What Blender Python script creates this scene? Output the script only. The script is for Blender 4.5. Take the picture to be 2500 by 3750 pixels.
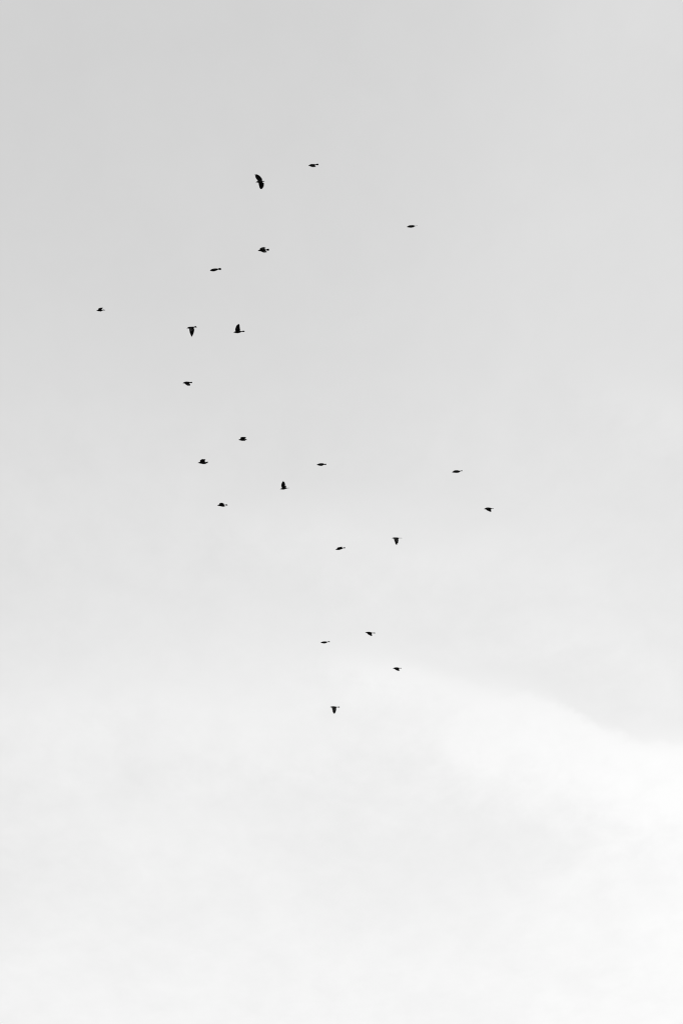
import bpy, bmesh, math, random
from mathutils import Vector, Matrix

random.seed(4)
scene = bpy.context.scene
for o in list(bpy.data.objects):
    bpy.data.objects.remove(o, do_unlink=True)
COL = scene.collection

# ------------------------------------------------------------------ camera
EYE = Vector((0.0, 0.0, 1.65))
PITCH = math.radians(32.0)                 # the camera looks up into the sky
cam_d = bpy.data.cameras.new('camera')
cam_d.sensor_fit = 'VERTICAL'
cam_d.sensor_height = 36.0
cam_d.sensor_width = 24.0
cam_d.lens = 70.0
cam_d.clip_start = 0.1
cam_d.clip_end = 20000.0
cam = bpy.data.objects.new('camera', cam_d)
COL.objects.link(cam)
cam.location = EYE
cam.rotation_euler = (math.radians(90.0) + PITCH, 0.0, 0.0)
scene.camera = cam

# ------------------------------------------------------------------ colour management
vs = scene.view_settings
vs.view_transform = 'Standard'
vs.look = 'None'
vs.exposure = 0.0
vs.gamma = 1.0
vs.use_curve_mapping = False
scene.render.dither_intensity = 1.0
scene.render.filter_size = 1.1
scene.cycles.filter_width = 1.1

# ------------------------------------------------------------------ world: thin overcast over a clear sky
SUN_AZ = math.radians(17.0)                # right of the view axis, behind the brightest cloud
SUN_EL = math.radians(20.0)
world = bpy.data.worlds.new('World')
scene.world = world
world.use_nodes = True
nt = world.node_tree
for n in list(nt.nodes):
    nt.nodes.remove(n)


def node(kind, **kw):
    n = nt.nodes.new(kind)
    for k, v in kw.items():
        setattr(n, k, v)
    return n


def put(sock, v):
    if isinstance(v, bpy.types.NodeSocket):
        nt.links.new(v, sock)
    else:
        sock.default_value = v


def M(op, a, b=0.0, c=0.0, clamp=False):
    n = node('ShaderNodeMath', operation=op, use_clamp=clamp)
    put(n.inputs[0], a)
    put(n.inputs[1], b)
    put(n.inputs[2], c)
    return n.outputs[0]


def smooth(v, a, b, lo=0.0, hi=1.0):
    n = node('ShaderNodeMapRange', interpolation_type='SMOOTHERSTEP')
    put(n.inputs['Value'], v)
    n.inputs['From Min'].default_value = a
    n.inputs['From Max'].default_value = b
    n.inputs['To Min'].default_value = lo
    n.inputs['To Max'].default_value = hi
    return n.outputs['Result']


def noise(vec, scale, detail, rough=0.5, dist=0.0):
    n = node('ShaderNodeTexNoise', noise_dimensions='3D')
    nt.links.new(vec, n.inputs['Vector'])
    n.inputs['Scale'].default_value = scale
    n.inputs['Detail'].default_value = detail
    n.inputs['Roughness'].default_value = rough
    n.inputs['Distortion'].default_value = dist
    return M('SUBTRACT', n.outputs[0], 0.5)


tc = node('ShaderNodeTexCoord')
sep = node('ShaderNodeSeparateXYZ')
nt.links.new(tc.outputs['Generated'], sep.inputs[0])
dx, dy, dz = sep.outputs
DEG = 180.0 / math.pi
lat0 = M('MULTIPLY', M('ARCSINE', dx), DEG)          # degrees right of the meridian the camera faces
ele0 = M('MULTIPLY', M('ARCTAN2', dz, dy), DEG)      # degrees above the horizon, over the zenith and down behind

# cloud deck coordinates (a flat layer seen in perspective)
inv = M('DIVIDE', 1.0, M('ADD', M('MAXIMUM', dz, 0.0), 0.12))
deck = node('ShaderNodeCombineXYZ')
put(deck.inputs[0], M('MULTIPLY', dx, inv))
put(deck.inputs[1], M('MULTIPLY', dy, inv))
deck_v = deck.outputs[0]
streak = node('ShaderNodeMapping')
nt.links.new(deck_v, streak.inputs['Vector'])
streak.inputs['Rotation'].default_value = (0, 0, math.radians(24))
streak.inputs['Scale'].default_value = (1.15, 0.75, 1.0)
n_big = noise(streak.outputs[0], 2.6, 5.0, 0.5, 0.35)
n_mid = noise(streak.outputs[0], 8.0, 6.0, 0.55, 0.5)
n_fine = noise(streak.outputs[0], 30.0, 6.0, 0.6, 0.2)

# the cloud edges wander with the noise
lat = M('ADD', lat0, M('ADD', M('MULTIPLY', n_mid, 1.6), M('MULTIPLY', n_fine, 0.8)))
ele = M('ADD', ele0, M('ADD', M('MULTIPLY', n_big, 1.6), M('ADD', M('MULTIPLY', n_mid, 1.6), M('MULTIPLY', n_fine, 0.9))))


def blob(cx, cy, sx, sy, amp, rot=0.0):
    """A soft cloud patch centred on a direction of the sky."""
    c, s = math.cos(math.radians(rot)), math.sin(math.radians(rot))
    ux = M('SUBTRACT', lat, cx)
    uy = M('SUBTRACT', ele, cy)
    p = M('DIVIDE', M('ADD', M('MULTIPLY', ux, c), M('MULTIPLY', uy, s)), sx)
    q = M('DIVIDE', M('SUBTRACT', M('MULTIPLY', uy, c), M('MULTIPLY', ux, s)), sy)
    r2 = M('ADD', M('MULTIPLY', p, p), M('MULTIPLY', q, q))
    return M('MULTIPLY', M('POWER', math.e, M('MULTIPLY', r2, -0.5)), amp)


# brightness of the veil by elevation (display value / 255)
ramp = node('ShaderNodeFloatCurve')
put(ramp.inputs['Factor'], 1.0)
put(ramp.inputs['Value'], M('DIVIDE', ele, 60.0, clamp=True))
RAMP = [(0, 247), (14, 247), (17.9, 246), (20.4, 243), (22.1, 240.8), (23.8, 240), (25, 239.5), (26.1, 237.8), (27.6, 234.5), (29.06, 232),
        (30.5, 229.5), (32, 225.5), (33.5, 221.3), (35.5, 218.5), (37.9, 216.5), (40.8, 215), (43.6, 213.5), (46.4, 212), (52, 211), (60, 211)]
cv = ramp.mapping.curves[0]
ramp.mapping.clip_min_y = 0
while len(cv.points) > 2:
    cv.points.remove(cv.points[1])
pts = [(e / 60.0, (v - 200.0) / 55.0) for e, v in RAMP]
cv.points[0].location = pts[0]
cv.points[-1].location = pts[-1]
for p in pts[1:-1]:
    cv.points.new(*p)
ramp.mapping.update()
val = M('ADD', M('MULTIPLY', ramp.outputs[0], 55.0), 200.0)


def add(x):
    global val
    val = M('ADD', val, x)


# the veil thins to the right, high up
high = smooth(ele0, 30.5, 34.5, 0.3, 1.0)
add(M('MULTIPLY', smooth(lat0, -3.5, 9.0, 0.0, 7.0), high))
add(M('MULTIPLY', smooth(lat0, -11.0, -1.0, -1.6, 0.0), smooth(ele0, 36.0, 41.0)))
# the bright bank: its upper edge falls to the right in steps, its underside melts into the haze
crest = node('ShaderNodeFloatCurve')
put(crest.inputs['Factor'], 1.0)
put(crest.inputs['Value'], M('DIVIDE', M('ADD', lat0, 30.0), 60.0, clamp=True))
CREST = [(-30, 28.0), (-2, 28.1), (1.27, 27.75), (2.33, 27.4), (3.6, 27.1), (4.85, 27.0), (5.8, 26.8), (6.7, 26.38),
         (7.5, 25.96), (8.2, 25.72), (9.8, 25.55), (14, 25.2), (30, 24.5)]
cc = crest.mapping.curves[0]
cp = [((x + 30.0) / 60.0, (y - 24.0) / 5.0) for x, y in CREST]
cc.points[0].location = cp[0]
cc.points[-1].location = cp[-1]
for p in cp[1:-1]:
    cc.points.new(*p)
crest.mapping.update()
edge = M('ADD', M('MULTIPLY', crest.outputs[0], 5.0), 24.0)
drift = M('ADD', M('MULTIPLY', n_mid, 0.9), M('MULTIPLY', n_fine, 1.0))
below = M('SUBTRACT', edge, M('ADD', ele0, drift))
crisp = smooth(below, -0.14, 0.4)
soft = smooth(below, -0.75, 0.75)
hard = blob(6.9, 26.2, 1.5, 2.0, 1.0)                 # only there is the crest crisp
top = M('ADD', M('MULTIPLY', crisp, hard), M('MULTIPLY', soft, M('SUBTRACT', 1.0, hard)))
belly = M('ADD', below, M('ADD', M('MULTIPLY', n_big, 1.2), M('MULTIPLY', n_mid, 1.0)))
bank = M('MULTIPLY', M('MULTIPLY', top, smooth(belly, 1.5, 4.2, 1.0, 0.0)), smooth(M('ADD', lat, M('MULTIPLY', M('SUBTRACT', ele, 26.0), 0.8)), -2.2, 4.2, 0.0, 1.0))
add(M('MULTIPLY', bank, smooth(lat0, 1.0, 8.0, 7.0, 7.6)))
shade = M('MULTIPLY', smooth(below, -2.4, -0.2), M('SUBTRACT', 1.0, top))
add(M('MULTIPLY', M('MULTIPLY', shade, smooth(lat0, 2.0, 6.5)), -2.2))
glow = M('MULTIPLY', blob(11.0, 21.8, 3.2, 4.2, 6.2), smooth(below, -0.2, 0.9))
add(glow)
add(blob(10.5, 47.5, 3.0, 2.0, 4.5))
add(blob(-9.0, 34.2, 5.5, 1.8, 2.6))
add(blob(-9.5, 30.4, 5.0, 1.1, -2.6))
add(blob(-10.8, 24.0, 2.2, 5.5, -3.4))
add(blob(-11.0, 47.5, 2.0, 1.5, 2.5))
add(blob(2.6, 30.6, 3.2, 0.7, 2.2, -8))
add(blob(-1.2, 31.7, 2.2, 0.45, 2.2, 6))
add(blob(9.3, 34.6, 1.6, 0.6, 3.6, -22))
add(blob(10.6, 33.4, 1.4, 0.4, 1.8, -14))
add(blob(-5.0, 19.8, 5.0, 2.6, -1.8))
add(blob(4.2, 31.3, 1.4, 0.3, 1.6, 12))
add(blob(6.4, 28.6, 1.6, 0.35, 1.8, -6))
add(blob(-6.0, 26.4, 3.0, 0.6, 2.6, 4))
add(blob(-0.8, 25.2, 2.4, 0.5, 1.4, -4))
add(blob(3.0, 22.4, 2.5, 1.4, -2.8))
add(blob(1.9, 27.25, 1.1, 0.3, 2.6, -16))
add(blob(-4.2, 23.9, 3.0, 0.5, -1.6, 3))
# texture of the veil
amp = smooth(ele0, 31.0, 38.0, 1.0, 0.5)
add(M('MULTIPLY', M('ADD', M('ADD', M('MULTIPLY', n_big, 7.0), M('MULTIPLY', n_mid, 11.0)), M('MULTIPLY', n_fine, 9.0)), amp))
val = M('MINIMUM', M('DIVIDE', val, 255.0), 0.996)
lin = M('POWER', M('DIVIDE', M('ADD', val, 0.055), 1.055), 2.4)

STRENGTH = 0.1
sky = node('ShaderNodeTexSky', sky_type='NISHITA')
sky.sun_disc = False
sky.sun_elevation = SUN_EL
sky.sun_rotation = SUN_AZ
sky.air_density = 1.0
sky.dust_density = 2.0
sky_bw = node('ShaderNodeRGBToBW')                    # the photograph is black and white
nt.links.new(sky.outputs[0], sky_bw.inputs[0])
blue = M('MINIMUM', sky_bw.outputs[0], 0.9 / STRENGTH)
COVER = 0.97
lum = M('ADD', M('MULTIPLY', M('DIVIDE', lin, STRENGTH), COVER), M('MULTIPLY', blue, 1.0 - COVER))
bg = node('ShaderNodeBackground')
put(bg.inputs['Color'], lum)
bg.inputs['Strength'].default_value = STRENGTH
wo = node('ShaderNodeOutputWorld')
nt.links.new(bg.outputs[0], wo.inputs['Surface'])

# ------------------------------------------------------------------ sun, veiled by the cloud
sun_d = bpy.data.lights.new('sun', 'SUN')
sun_d.energy = 0.6
sun_d.angle = math.radians(14.0)
sun_d.color = (1.0, 0.99, 0.975)
sun = bpy.data.objects.new('sun', sun_d)
COL.objects.link(sun)
to_sun = Vector((math.sin(SUN_AZ) * math.cos(SUN_EL), math.cos(SUN_AZ) * math.cos(SUN_EL), math.sin(SUN_EL)))
sun.rotation_euler = to_sun.to_track_quat('Z', 'Y').to_euler()
sun.location = (0, 0, 80)


# ------------------------------------------------------------------ materials
def material(name, dark, light, rough, scale, spec=0.3, bump=0.0):
    m = bpy.data.materials.new(name)
    m.use_nodes = True
    t = m.node_tree
    b = t.nodes['Principled BSDF']
    co = t.nodes.new('ShaderNodeTexCoord')
    no = t.nodes.new('ShaderNodeTexNoise')
    no.inputs['Scale'].default_value = scale
    no.inputs['Detail'].default_value = 6.0
    cr = t.nodes.new('ShaderNodeValToRGB')
    cr.color_ramp.elements[0].position = 0.3
    cr.color_ramp.elements[1].position = 0.7
    cr.color_ramp.elements[0].color = (*dark, 1)
    cr.color_ramp.elements[1].color = (*light, 1)
    t.links.new(co.outputs['Object'], no.inputs['Vector'])
    t.links.new(no.outputs[0], cr.inputs['Fac'])
    t.links.new(cr.outputs['Color'], b.inputs['Base Color'])
    b.inputs['Roughness'].default_value = rough
    b.inputs['Specular IOR Level'].default_value = spec
    if bump:
        bp = t.nodes.new('ShaderNodeBump')
        bp.inputs['Strength'].default_value = bump
        t.links.new(no.outputs[0], bp.inputs['Height'])
        t.links.new(bp.outputs[0], b.inputs['Normal'])
    return m


PLUMAGE = material('black_plumage', (0.018, 0.018, 0.018), (0.034, 0.034, 0.034), 0.75, 60.0, 0.12, 0.2)
FEATHER = material('black_flight_feather', (0.018, 0.018, 0.018), (0.03, 0.03, 0.03), 0.7, 40.0, 0.12)
HORN = material('black_horn', (0.008, 0.008, 0.008), (0.012, 0.012, 0.012), 0.45, 90.0, 0.2)
GRASS = material('meadow', (0.03, 0.03, 0.03), (0.07, 0.07, 0.07), 0.95, 0.4, 0.05)


def link(name, me, mat, parent=None, smooth_shade=True):
    o = bpy.data.objects.new(name, me)
    COL.objects.link(o)
    me.materials.clear()
    me.materials.append(mat)
    if smooth_shade:
        for p in me.polygons:
            p.use_smooth = True
    o.parent = parent
    return o


# ------------------------------------------------------------------ the ground below (out of the frame, seen by the light)
gm = bpy.data.meshes.new('ground')
N, R = 24, 9000.0
gv, gf = [], []
rs = random.Random(8)
for j in range(N + 1):
    for i in range(N + 1):
        u, v = i / N * 2 - 1, j / N * 2 - 1
        x, y = math.copysign(abs(u) ** 2.4, u) * R, math.copysign(abs(v) ** 2.4, v) * R
        gv.append((x, y, -0.4 + rs.uniform(-0.3, 0.3) if max(abs(u), abs(v)) > 0.12 else 0.0))
for j in range(N):
    for i in range(N):
        a = j * (N + 1) + i
        gf.append((a, a + 1, a + N + 2, a + N + 1))
gm.from_pydata(gv, [], gf)
ground = link('ground', gm, GRASS)
ground['kind'] = 'structure'

# ------------------------------------------------------------------ the birds
# Every bird is drawn on its own side view: a sheet 60 image pixels wide cut into 1568 units, x to the right, y down.
# Depth z (towards the viewer positive) follows from the real length of a wing: what is foreshortened points at or away from us.
SHEET = 60.0 / 1568.0
FOCAL = 70.0 / 36.0 * 3750.0
CAM_M = Matrix.Rotation(math.radians(90.0) + PITCH, 4, 'X')
RIGHT = (CAM_M @ Vector((1, 0, 0, 0))).to_3d()
UP = (CAM_M @ Vector((0, 1, 0, 0))).to_3d()
AHEAD = -(CAM_M @ Vector((0, 0, 1, 0))).to_3d()
BIRD_LEN = 0.46


def lerp(a, b, t):
    return a + (b - a) * t


def path_at(path, t):
    seg = [(path[i + 1] - path[i]).length for i in range(len(path) - 1)]
    tot = sum(seg) or 1e-6
    d = t * tot
    for i, s in enumerate(seg):
        if d <= s or i == len(seg) - 1:
            return path[i].lerp(path[i + 1], min(1.0, d / max(s, 1e-6)))
        d -= s


def add_tube(bm, rings):
    """rings: (centre, axis_a, axis_b) with the half axes as vectors; capped, closed."""
    K = 14
    loops = []
    for c, a, b in rings:
        loops.append([bm.verts.new(c + a * math.cos(2 * math.pi * k / K) + b * math.sin(2 * math.pi * k / K)) for k in range(K)])
    for p, q in zip(loops, loops[1:]):
        for k in range(K):
            bm.faces.new((p[k], p[(k + 1) % K], q[(k + 1) % K], q[k]))
    bm.faces.new(loops[0][::-1])
    bm.faces.new(loops[-1])


def add_feather(bm, base, tip, wb, wt, nrm, curve=0.0):
    """One vane: a thin closed blade, rounded at the tip, with a raised shaft."""
    ax = tip - base
    ln = ax.length
    if ln < 1e-5:
        return
    ax.normalize()
    side = nrm.cross(ax)
    if side.length < 1e-4:
        side = Vector((0, 0, 1)).cross(ax)
    side.normalize()
    up = ax.cross(side)
    th = 0.0012
    prof = [(0.0, wb), (0.35, lerp(wb, wt, 0.35)), (0.7, lerp(wb, wt, 0.7)), (0.88, wt * 0.86), (0.97, wt * 0.5), (1.0, wt * 0.12)]
    rows = []
    for t, w in prof:
        c = base + ax * (ln * t) + up * (curve * ln * t * t)
        rows.append([bm.verts.new(c - side * w), bm.verts.new(c + up * th), bm.verts.new(c + side * w), bm.verts.new(c - up * th)])
    for p, q in zip(rows, rows[1:]):
        for k in range(4):
            bm.faces.new((p[k], p[(k + 1) % 4], q[(k + 1) % 4], q[k]))
    bm.faces.new(rows[0][::-1])
    bm.faces.new(rows[-1])


def finish(bm, name):
    bmesh.ops.recalc_face_normals(bm, faces=bm.faces)
    me = bpy.data.meshes.new(name)
    bm.to_mesh(me)
    bm.free()
    return me


GROUP = 'black birds flying to the left in a loose flock'


def make_bird(spec):
    ox, oy = spec['at']
    beak = Vector((spec['beak'][0], 0, -spec['beak'][1]))
    tips_t = spec['tail']
    far_tail = max(p[0] for p in tips_t)
    length_u = far_tail - spec['beak'][0]
    dist = BIRD_LEN * FOCAL / (length_u * SHEET) * spec.get('far', 1.0)
    k = SHEET * dist / FOCAL                       # metres for one unit of the sheet
    rows = spec['body']
    cxu = sum(r[0] for r in rows) / len(rows)
    cyu = sum(r[1] for r in rows) / len(rows)

    def P(x, y, z=0.0):                            # sheet -> bird's own axes (X right, Y away from the viewer, Z up), metres
        return Vector(((x - cxu) * k, -z * k, -(y - cyu) * k))

    px, py = ox + cxu * SHEET, oy + cyu * SHEET    # where the bird stands in the picture
    pos = EYE + AHEAD * dist + RIGHT * ((px - 1250.0) / FOCAL * dist) + UP * ((1875.0 - py) / FOCAL * dist)
    ray = (pos - EYE).normalized()                 # own axes: Y runs along the line of sight
    ax = (RIGHT - ray * RIGHT.dot(ray)).normalized()
    rot = Matrix((ax, ray, ax.cross(ray))).transposed().to_4x4()
    Lw = 0.43 / BIRD_LEN * length_u

    # ---- body: head, trunk, tail root and the fleshy wing arms grown into one surface
    bm = bmesh.new()
    rings = []
    bx, by = spec['beak']
    first = rows[0]
    yh = lerp(by, first[1], 0.5)
    hx = lerp(bx, first[0], 0.42)
    rings.append((P(hx, yh), Vector((0, 1, 0)) * first[2] * 0.42 * k, Vector((0, 0, 1)) * first[2] * 0.5 * k))
    rings.append((P(lerp(bx, first[0], 0.72), lerp(by, first[1], 0.85)), Vector((0, 1, 0)) * first[2] * 0.74 * k, Vector((0, 0, 1)) * first[2] * 0.78 * k))
    for i, (x, y, r) in enumerate(rows):
        wz = (0.95, 1.0, 1.05, 1.05, 1.0, 1.0)[min(i, 5)]
        rz = max(r * wz, 42.0)
        rings.append((P(x, y), Vector((0, 1, 0)) * rz * k, Vector((0, 0, 1)) * (r + 10) * k))
    tbx, tby = spec['tailroot']
    tmx = sum(p[0] for p in tips_t) / len(tips_t)
    tmy = sum(p[1] for p in tips_t) / len(tips_t)
    last = rows[-1]
    stalk = min(max(0.3 * abs(tips_t[-1][1] - tips_t[0][1]), 10.0), 42.0)
    tr = max(min(last[2] * 0.75, 42.0), stalk)
    rings.append((P(tbx, tby), Vector((0, 1, 0)) * 34 * k, Vector((0, 0, 1)) * tr * k))
    rings.append((P(lerp(tbx, tmx, 0.3), lerp(tby, tmy, 0.3)), Vector((0, 1, 0)) * 22 * k, Vector((0, 0, 1)) * max(14, tr * 0.62) * k))
    add_tube(bm, rings)

    wings = []
    for w in spec['wings']:
        sg = 1.0 if w['side'] == 'near' else -1.0
        ctl = [(t[0], t[1], len(t) > 2) for t in w['tips']]
        rf, rb, wr = w['rf'], w['rb'], w['wrist']
        rmx, rmy = (rf[0] + rb[0]) / 2, (rf[1] + rb[1]) / 2
        r_body = rows[2][2]
        if w.get('fold'):
            zr, zw, zt = sg * r_body * 0.75, sg * r_body * 0.95, sg * r_body * 0.55
        else:
            zr = sg * r_body * 0.55
            pj = math.hypot(ctl[0][0] - rmx, ctl[0][1] - rmy)
            zt = zr + sg * math.sqrt(max(Lw * Lw - pj * pj, (0.12 * Lw) ** 2)) * w.get('reach', 0.92)
            pw = math.hypot(wr[0] - rf[0], wr[1] - rf[1])
            zw = zr + sg * math.sqrt(max((0.44 * Lw) ** 2 - pw * pw, (0.08 * Lw) ** 2)) * w.get('reach', 0.92)
        A = P(rf[0], rf[1], zr)
        B = P(rb[0], rb[1], zr * 0.8)
        W = P(wr[0], wr[1], zw)
        T0 = P(ctl[0][0], ctl[0][1], zt)
        hand = w.get('hand')
        H = P(hand[0], hand[1], lerp(zw, zt, 0.55)) if hand else W.lerp(T0, 0.5)
        arm = [A, W, H]
        # tips, filled between the traced ones with slightly shorter feathers
        full = []
        nseg = len(ctl) - 1
        for i in range(nseg + 1):
            t = i / max(nseg, 1)
            full.append((Vector((ctl[i][0], ctl[i][1])), t, True))
            if i < nseg and not ctl[i][2]:
                a, b = Vector(ctl[i][:2]), Vector(ctl[i + 1][:2])
                m = 3 if (b - a).length > 95 else (2 if (b - a).length > 55 else 1)
                m = max(m, int(abs(zt - zr) / nseg / 42.0))
                for q in range(1, m + 1):
                    f = q / (m + 1)
                    full.append((a.lerp(b, f), (i + f) / max(nseg, 1), False))
        # last feathers run to the trailing root
        a, b = Vector(ctl[-1][:2]), Vector(rb)
        fb = bmesh.new()
        nrm = (W - A).cross(B - A)
        if nrm.length < 1e-8:
            nrm = Vector((0, 0, 1))
        nrm.normalize()
        pts3, seps = [], []
        for p2, t, real in full:
            z = lerp(zt, zr, t ** 1.15)
            tip = P(p2.x, p2.y, z)
            base = path_at(arm, max(0.0, 1.0 - t * 1.02))
            if not real:
                tip = tip.lerp(base, 0.008 + random.uniform(0, 0.025))
            tip = tip + (tip - base).normalized() * (16 * k if not w.get('fold') else 0.0)
            pts3.append((base, tip, t))
            seps.append(real and len(seps) < 12 and lone_tip(ctl, t, nseg))
        seps += [False, False]
        pts3.append((A.lerp(B, 0.25), B.lerp(P(a.x, a.y, zr), 0.3), 1.0))
        pts3.append((A.lerp(B, 0.1), A.lerp(B, 0.85), 1.0))
        for i, (base, tip, t) in enumerate(pts3):
            lo, hi = pts3[max(i - 1, 0)], pts3[min(i + 1, len(pts3) - 1)]
            across = (hi[1] - lo[1]) * 0.7 + (hi[0] - lo[0]) * 0.3
            gap = across.length / (2.0 if 0 < i < len(pts3) - 1 else 1.0)
            lone = seps[i]
            wt = max(min(gap * 0.8, 75 * k), 24 * k)
            if lone:
                wt = 25 * k
            elif i == 0:
                wt = 36 * k
            nf = across.cross(tip - base)
            if nf.length < 1e-8:
                nf = nrm
            nf.normalize()
            if nf.dot(nrm) < 0:
                nf = -nf
            off = nrm * (0.0008 * (i % 3))
            start = base.lerp(tip, 0.10)
            if lone:
                start = base.lerp(W, 0.12).lerp(B, 0.03)
            wb = 17 * k if lone else (18 * k if w.get('fold') else max(34 * k, min(gap * 0.62, 70 * k)))
            add_feather(fb, start + off, tip + off, wb, wt, nf, 0.0)
        wings.append(finish(fb, 'wing_plumage'))
        # the arm with its coverts, part of the body's surface
        mid_tip = sum((p[1] for p in pts3), Vector()) / len(pts3)
        secs = []
        rc = A.lerp(B, 0.5)
        rc = Vector((rc.x, rc.y * 0.25, lerp(rc.z, P(0, spine_y(rows, (rf[0] + rb[0]) / 2)).z, 0.75)))
        secs.append((rc, (B - A) * 0.4, (H - A).cross(B - A).normalized() * 30 * k))
        for s, ch, th in ((0.0, 0.86, 30), (0.2, 0.52, 26), (0.45, 0.4, 20), (0.7, 0.3, 16), (0.92, 0.14, 11)):
            c0 = path_at(arm, max(0.0, s))
            # trailing point of the chord at this span
            idx = min(range(len(pts3)), key=lambda j: abs((1.0 - pts3[j][2]) - max(s, 0.0)))
            tr_ = pts3[idx][1] if s > 0.05 else B
            cd = tr_ - c0
            a_ax = cd * (ch * 0.5)
            cc = c0 + a_ax * 0.98 - a_ax.normalized() * (0.0 if w.get('fold') else 18 * k)
            nn = (H - A).cross(cd)
            if nn.length < 1e-8:
                nn = nrm
            secs.append((cc, a_ax, nn.normalized() * max(th * k, 0.0065)))
        add_tube(bm, secs)
    me = finish(bm, 'bird')
    tmp = bpy.data.objects.new('tmp', me)
    COL.objects.link(tmp)
    rm = tmp.modifiers.new('skin', 'REMESH')
    rm.mode = 'VOXEL'
    rm.voxel_size = 0.0055
    sm = tmp.modifiers.new('relax', 'SMOOTH')
    sm.factor = 0.5
    sm.iterations = 2
    dg = bpy.context.evaluated_depsgraph_get()
    body_me = bpy.data.meshes.new_from_object(tmp.evaluated_get(dg))
    bpy.data.objects.remove(tmp)
    bpy.data.meshes.remove(me)
    body_me.name = 'bird'
    bird = link('bird', body_me, PLUMAGE)
    bird.matrix_world = Matrix.Translation(pos) @ rot
    bird['label'] = spec['label']
    bird['category'] = 'bird'
    bird['group'] = GROUP
    for wm in wings:
        link('wing_plumage', wm, FEATHER, bird)
    # ---- beak: stout, slightly hooked, upper and lower half
    bb = bmesh.new()
    r0 = first[2] * 0.46
    tipv = P(bx, by)
    c0 = P(hx, yh)
    rr = []
    for t, s in ((-0.35, 1.0), (0.0, 0.92), (0.4, 0.66), (0.75, 0.36), (0.96, 0.14), (1.0, 0.04)):
        c = c0.lerp(tipv, t) + Vector((0, 0, 1)) * (0.10 * r0 * k * math.sin(max(t, 0) * math.pi))
        rr.append((c, Vector((0, 1, 0)) * r0 * s * 0.75 * k, Vector((0, 0, 1)) * r0 * s * k))
    add_tube(bb, rr)
    link('beak', finish(bb, 'beak'), HORN, bird)
    # ---- tail: a fan of blades; the near edge of the fan is the upper one
    tb = bmesh.new()
    n = 9
    tp = [Vector((p[0], p[1], 0)) for p in tips_t]
    spread = max(60.0, abs(tips_t[-1][1] - tips_t[0][1]) * 0.95)
    blades = []
    for i in range(n):
        f = i / (n - 1)
        q = path_at(tp, f) if len(tp) > 1 else tp[0]
        tip = P(q.x, q.y, lerp(spread, -spread, f))
        base = P(tbx - 40, tby + lerp(-0.7, 0.7, f) * stalk, lerp(20, -20, f))
        if 0 < i < n - 1:
            tip = tip.lerp(base, random.uniform(0.0, 0.02))
        blades.append((base, tip))
    for i, (base, tip) in enumerate(blades):
        lo, hi = blades[max(i - 1, 0)], blades[min(i + 1, n - 1)]
        across = hi[1] - lo[1]
        gap = across.length / (2.0 if 0 < i < n - 1 else 1.0)
        nf = across.cross(tip - base).normalized()
        add_feather(tb, base + nf * (0.0006 * (i % 2)), tip, 24 * k, max(24 * k, gap * 0.95), nf)
    link('tail_plumage', finish(tb, 'tail_plumage'), FEATHER, bird)
    return bird


def spine_y(rows, x):
    for a, b in zip(rows, rows[1:]):
        if x <= b[0]:
            return lerp(a[1], b[1], max(0.0, (x - a[0]) / (b[0] - a[0])))
    return rows[-1][1]


def lone_tip(ctl, t, nseg):
    i = round(t * nseg)
    return ctl[i][2]


def wing(side, rf, rb, wrist, tips, **kw):
    return dict(side=side, rf=rf, rb=rb, wrist=wrist, tips=tips, **kw)


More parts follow.
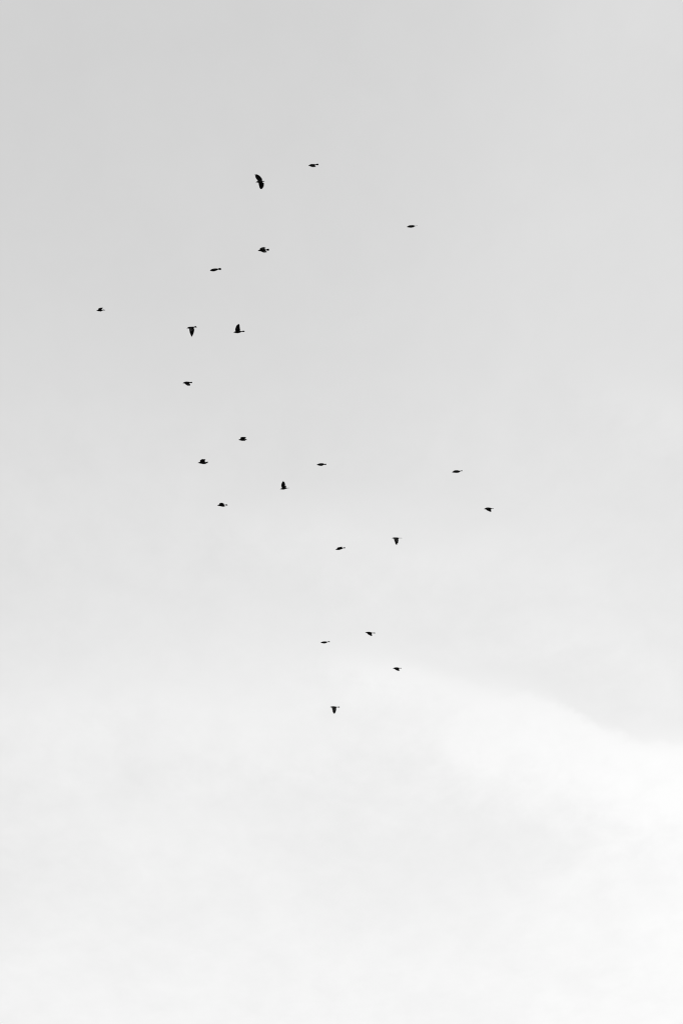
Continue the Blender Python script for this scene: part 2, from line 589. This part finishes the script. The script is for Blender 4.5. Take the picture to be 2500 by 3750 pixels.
BIRDS = [
    dict(label='black bird with tucked wings, topmost of the whole flock', at=(1116, 576), beak=(305, 817),
         body=[(430, 785, 52), (540, 765, 95), (680, 765, 115), (830, 760, 100), (960, 735, 65), (1050, 710, 38)],
         tailroot=(1070, 706), tail=[(1240, 605), (1290, 620), (1325, 690), (1300, 750)],
         wings=[wing('near', (480, 690), (960, 690), (560, 650), [(900, 660), (985, 685)], fold=True),
                wing('far', (540, 870), (960, 780), (760, 945), [(930, 925), (1060, 902), (1010, 840)])]),
    dict(label='largest black bird, both wings spread wide with a split feather at the upper wingtip', at=(922, 635), beak=(350, 862),
         body=[(480, 818, 46), (600, 800, 92), (760, 790, 125), (900, 780, 110), (1010, 770, 70)],
         tailroot=(1050, 765), tail=[(1150, 720), (1205, 742), (1245, 770), (1130, 795)],
         wings=[wing('near', (575, 690), (1005, 690), (385, 430), [(310, 92, 1), (435, 90), (540, 122), (640, 165), (740, 220), (830, 305), (900, 400), (985, 510), (1000, 620)], hand=(345, 300)),
                wing('far', (655, 930), (1040, 850), (690, 1150), [(850, 1488), (980, 1475), (1070, 1370), (1140, 1250), (1165, 1130), (1175, 1000), (1140, 910)], hand=(735, 1310))]),
    dict(label='thin tucked black bird with a needle-like tail, upper right of the big spread bird', at=(1477, 799), beak=(265, 848),
         body=[(420, 815, 62), (560, 790, 105), (720, 792, 120), (880, 778, 95), (1000, 765, 50)],
         tailroot=(1080, 755), tail=[(1325, 708), (1335, 718), (1310, 730)],
         wings=[wing('near', (480, 730), (960, 705), (550, 690), [(1010, 690), (1050, 735)], fold=True),
                wing('far', (430, 870), (980, 840), (570, 900), [(930, 862), (1060, 805)], fold=True)]),
    dict(label='black bird below the big spread bird, ragged wing stubs above and below', at=(935, 885), beak=(220, 877),
         body=[(360, 842, 58), (500, 822, 105), (680, 805, 140), (850, 800, 110), (960, 790, 58)],
         tailroot=(990, 790), tail=[(1240, 675), (1300, 672), (1325, 750), (1345, 830), (1285, 865)],
         wings=[wing('near', (450, 740), (925, 710), (435, 650), [(850, 525), (1020, 592), (940, 650)], hand=(610, 560)),
                wing('far', (530, 920), (985, 850), (690, 1005), [(820, 1050), (960, 1040), (1090, 1015), (1115, 960), (1015, 890)])]),
    dict(label='fully tucked black bird, plump with a broad tail held up, left of the ragged-winged bird', at=(759, 958), beak=(245, 890),
         body=[(370, 825, 78), (500, 812, 120), (680, 795, 135), (850, 762, 105), (1000, 730, 62)],
         tailroot=(1080, 722), tail=[(1190, 608), (1315, 632), (1365, 730), (1300, 798)],
         wings=[wing('near', (480, 725), (950, 680), (560, 700), [(960, 672), (1050, 685)], fold=True),
                wing('far', (450, 890), (960, 820), (560, 920), [(880, 855), (1010, 800)], fold=True)]),
    dict(label='small black bird with a raised flat wing, leftmost of the flock and on its own', at=(338, 1104), beak=(395, 878),
         body=[(500, 858, 42), (620, 860, 72), (760, 860, 82), (900, 848, 68), (1000, 840, 40)],
         tailroot=(1040, 832), tail=[(1165, 778), (1215, 820), (1255, 853), (1190, 864)],
         wings=[wing('near', (605, 760), (945, 745), (585, 695), [(1045, 602), (985, 645), (1010, 692), (960, 730)], hand=(745, 612)),
                wing('far', (600, 915), (920, 890), (720, 940), [(860, 948), (935, 908)], fold=True)]),
    dict(label='black bird with one wing hanging straight down, upturned tail, beside the raised-wing bird', at=(672, 1182), beak=(300, 548),
         body=[(420, 492, 52), (550, 478, 90), (720, 478, 100), (880, 448, 76), (1000, 425, 52)],
         tailroot=(1060, 415), tail=[(1165, 315), (1220, 322), (1260, 400), (1285, 462), (1210, 465)],
         wings=[wing('far', (570, 585), (1025, 495), (580, 780), [(700, 1200, 1), (780, 1345), (860, 1250), (920, 1130), (980, 1000), (1020, 860), (1045, 720), (1035, 600)], hand=(625, 980)),
                wing('near', (570, 520), (950, 470), (620, 600), [(740, 800), (850, 760), (930, 620)])]),
    dict(label='black bird with tall wing raised high, right of the bird whose wing hangs down', at=(844, 1175), beak=(262, 1115),
         body=[(390, 1082, 50), (520, 1080, 92), (700, 1080, 108), (850, 1060, 88), (1000, 1035, 58)],
         tailroot=(1060, 1022), tail=[(1250, 938), (1345, 940), (1380, 1050), (1320, 1062)],
         wings=[wing('near', (495, 1010), (965, 960), (452, 790), [(635, 405), (790, 285), (860, 350), (890, 470), (895, 580), (912, 680), (932, 790), (925, 880)], hand=(535, 560)),
                wing('far', (560, 1000), (900, 970), (540, 850), [(700, 640), (820, 690), (870, 820)])]),
    dict(label='black bird with short blunt drooping wing, below the hanging-wing bird at left', at=(657, 1375), beak=(300, 747),
         body=[(420, 708, 50), (540, 695, 92), (700, 690, 112), (850, 690, 88), (980, 668, 52)],
         tailroot=(1050, 662), tail=[(1140, 608), (1205, 602), (1255, 725), (1200, 742)],
         wings=[wing('far', (565, 800), (1035, 770), (645, 895), [(840, 990), (930, 975), (1010, 988), (1042, 930), (1040, 850)]),
                wing('near', (520, 640), (960, 625), (595, 595), [(830, 598), (965, 612)], fold=True)]),
    dict(label='black bird shaped like a flat hat, with hardly any tail showing', at=(860, 1577), beak=(325, 898),
         body=[(430, 865, 42), (560, 870, 75), (720, 872, 85), (880, 865, 70), (990, 860, 46)],
         tailroot=(1020, 855), tail=[(1110, 818), (1155, 860), (1165, 908), (1060, 910)],
         wings=[wing('near', (555, 765), (1015, 775), (530, 680), [(900, 603), (1040, 618), (1080, 670), (1042, 730)], hand=(645, 612)),
                wing('far', (560, 945), (980, 915), (750, 965), [(900, 978), (988, 985), (995, 935)], reach=0.6)]),
    dict(label='black bird with spiky arched wing on its back, lower left of the hat-shaped bird', at=(713, 1662), beak=(272, 880),
         body=[(430, 848, 52), (570, 845, 88), (740, 842, 110), (900, 840, 90), (1010, 835, 50)],
         tailroot=(1060, 835), tail=[(1275, 745), (1262, 810), (1288, 880)],
         wings=[wing('near', (535, 750), (1020, 765), (505, 645), [(770, 498), (870, 525), (970, 495), (1065, 540), (985, 590), (1012, 680)], hand=(605, 565)),
                wing('far', (620, 920), (1070, 885), (760, 975), [(930, 988), (1170, 962), (1080, 905)])]),
    dict(label='level tucked black bird just above and right of the notched-wing bird', at=(1147, 1671), beak=(282, 826),
         body=[(420, 798, 52), (560, 790, 102), (720, 788, 124), (880, 780, 95), (1000, 772, 55)],
         tailroot=(1060, 768), tail=[(1150, 722), (1232, 706), (1235, 775), (1255, 835), (1170, 835)],
         wings=[wing('near', (480, 745), (950, 700), (570, 690), [(1005, 695), (1065, 735)], fold=True),
                wing('far', (450, 860), (960, 845), (600, 900), [(830, 908), (970, 850)], fold=True)]),
    dict(label='hunched tucked black bird at the right, just above the hooked-wing bird', at=(1643, 1697), beak=(265, 858),
         body=[(380, 822, 56), (520, 782, 108), (700, 780, 125), (860, 775, 100), (1000, 762, 65)],
         tailroot=(1080, 735), tail=[(1180, 680), (1255, 672), (1330, 735), (1200, 748)],
         wings=[wing('near', (450, 725), (930, 695), (535, 668), [(850, 665), (970, 700)], fold=True),
                wing('far', (430, 880), (1000, 840), (560, 898), [(900, 876), (1085, 785)], fold=True)]),
    dict(label='black bird with raised notched wing and slim pointed tail, at the centre of the flock', at=(1010, 1748), beak=(375, 1152),
         body=[(480, 1115, 36), (600, 1098, 66), (740, 1095, 78), (880, 1070, 66), (1000, 1040, 46)],
         tailroot=(1080, 1035), tail=[(1270, 1010), (1290, 1028), (1240, 1045)],
         wings=[wing('near', (595, 1010), (880, 950), (505, 800), [(680, 345, 1), (735, 425), (800, 400), (850, 520), (880, 600), (910, 690), (870, 735), (880, 800)], hand=(565, 560)),
                wing('far', (700, 1010), (975, 985), (770, 850), [(900, 795), (980, 800), (988, 860), (975, 930)])]),
    dict(label='black bird with blocky serrated wing on its back, lowest of the left cluster', at=(785, 1820), beak=(252, 807),
         body=[(370, 788, 48), (500, 788, 80), (680, 782, 110), (850, 782, 90), (950, 770, 50)],
         tailroot=(1000, 768), tail=[(1150, 720), (1235, 706), (1250, 770), (1285, 830), (1150, 815)],
         wings=[wing('near', (495, 720), (925, 705), (485, 605), [(780, 558), (850, 610), (940, 650), (915, 685)], hand=(600, 565)),
                wing('far', (530, 860), (1000, 830), (700, 915), [(900, 940), (1030, 895), (995, 845)])]),
    dict(label='black bird with hooked drooping wing, rightmost of the whole flock', at=(1759, 1836), beak=(280, 748),
         body=[(400, 715, 42), (530, 692, 90), (680, 688, 105), (850, 682, 84), (980, 682, 48)],
         tailroot=(1060, 690), tail=[(1240, 685), (1262, 708), (1220, 725)],
         wings=[wing('far', (535, 790), (1015, 765), (595, 862), [(800, 958), (960, 1020), (1015, 975), (1005, 870), (1000, 800)]),
                wing('near', (500, 645), (960, 650), (570, 598), [(800, 612), (970, 660)], fold=True)]),
    dict(label='black bird with straight flat back and ragged forked wing hanging down, right of centre', at=(1421, 1949), beak=(315, 586),
         body=[(430, 562, 38), (560, 562, 62), (720, 570, 70), (880, 565, 58), (980, 568, 38)],
         tailroot=(1050, 564), tail=[(1300, 552), (1335, 582), (1260, 570)],
         wings=[wing('far', (545, 645), (1000, 610), (610, 880), [(775, 1197), (795, 1115), (868, 1207), (825, 1045), (905, 1090), (945, 1020), (960, 930), (982, 800), (965, 690)], hand=(690, 1050)),
                wing('near', (560, 585), (950, 595), (640, 690), [(770, 900), (880, 860), (940, 700)])]),
    dict(label='black bird with rising tail and low humped wing, lower left of the forked-wing bird', at=(1215, 1979), beak=(315, 885),
         body=[(430, 855, 46), (560, 832, 82), (720, 800, 108), (870, 768, 85), (1000, 745, 45)],
         tailroot=(1050, 742), tail=[(1200, 655), (1255, 642), (1290, 750), (1180, 762)],
         wings=[wing('near', (505, 750), (1000, 695), (505, 708), [(860, 615), (972, 594), (970, 660), (1025, 702)], hand=(660, 648), reach=0.6),
                wing('far', (450, 895), (980, 815), (535, 912), [(740, 900), (860, 850), (1010, 812)], fold=True)]),
    dict(label='black bird with swept-back drooping wing, upper right of the lower tucked bird', at=(1324, 2290), beak=(318, 712),
         body=[(430, 692, 48), (560, 692, 68), (700, 700, 78), (850, 710, 66), (960, 724, 38)],
         tailroot=(1020, 728), tail=[(1180, 705), (1275, 692), (1302, 780), (1180, 758)],
         wings=[wing('far', (525, 765), (975, 770), (595, 862), [(740, 950), (905, 1025), (960, 1000), (1015, 1018), (975, 940), (982, 830)]),
                wing('near', (470, 665), (900, 690), (545, 640), [(730, 645), (920, 695)], fold=True)]),
    dict(label='fully tucked black bird, smallest spindle shape, low in the flock beside the swept-wing bird', at=(1159, 2322), beak=(348, 826),
         body=[(470, 808, 42), (600, 798, 82), (740, 802, 100), (880, 788, 75), (1000, 768, 40)],
         tailroot=(1060, 752), tail=[(1190, 688), (1250, 677), (1282, 768), (1180, 775)],
         wings=[wing('near', (520, 755), (930, 725), (605, 715), [(890, 715), (970, 742)], fold=True),
                wing('far', (510, 860), (950, 832), (620, 898), [(800, 886), (950, 846)], fold=True)]),
    dict(label='black bird with two-pronged drooping wing, just above the right end of the bright cloud', at=(1423, 2419), beak=(358, 762),
         body=[(480, 742, 46), (600, 735, 72), (750, 740, 85), (880, 735, 62), (980, 735, 42)],
         tailroot=(1040, 734), tail=[(1150, 708), (1200, 700), (1250, 755), (1150, 762)],
         wings=[wing('far', (565, 805), (1005, 800), (655, 890), [(800, 963), (960, 1000), (1000, 955), (1065, 975), (1000, 900), (992, 850)]),
                wing('near', (540, 690), (970, 695), (625, 662), [(860, 665), (975, 695)], fold=True)]),
    dict(label='black bird with wedge-shaped wing pointing down, lowest of the whole flock', at=(1195, 2569), beak=(325, 542),
         body=[(430, 522, 42), (560, 525, 62), (700, 525, 68), (850, 530, 52), (970, 535, 34)],
         tailroot=(1050, 534), tail=[(1150, 500), (1250, 482), (1282, 555), (1240, 584), (1140, 565)],
         wings=[wing('far', (525, 598), (968, 580), (555, 740), [(725, 1162), (755, 1070), (803, 1165), (825, 1075), (860, 1070), (885, 1000), (932, 850), (948, 700)], hand=(605, 920)),
                wing('near', (560, 550), (920, 570), (610, 660), [(720, 880), (840, 830), (920, 680)])]),
]
for spec in BIRDS:
    make_bird(spec)
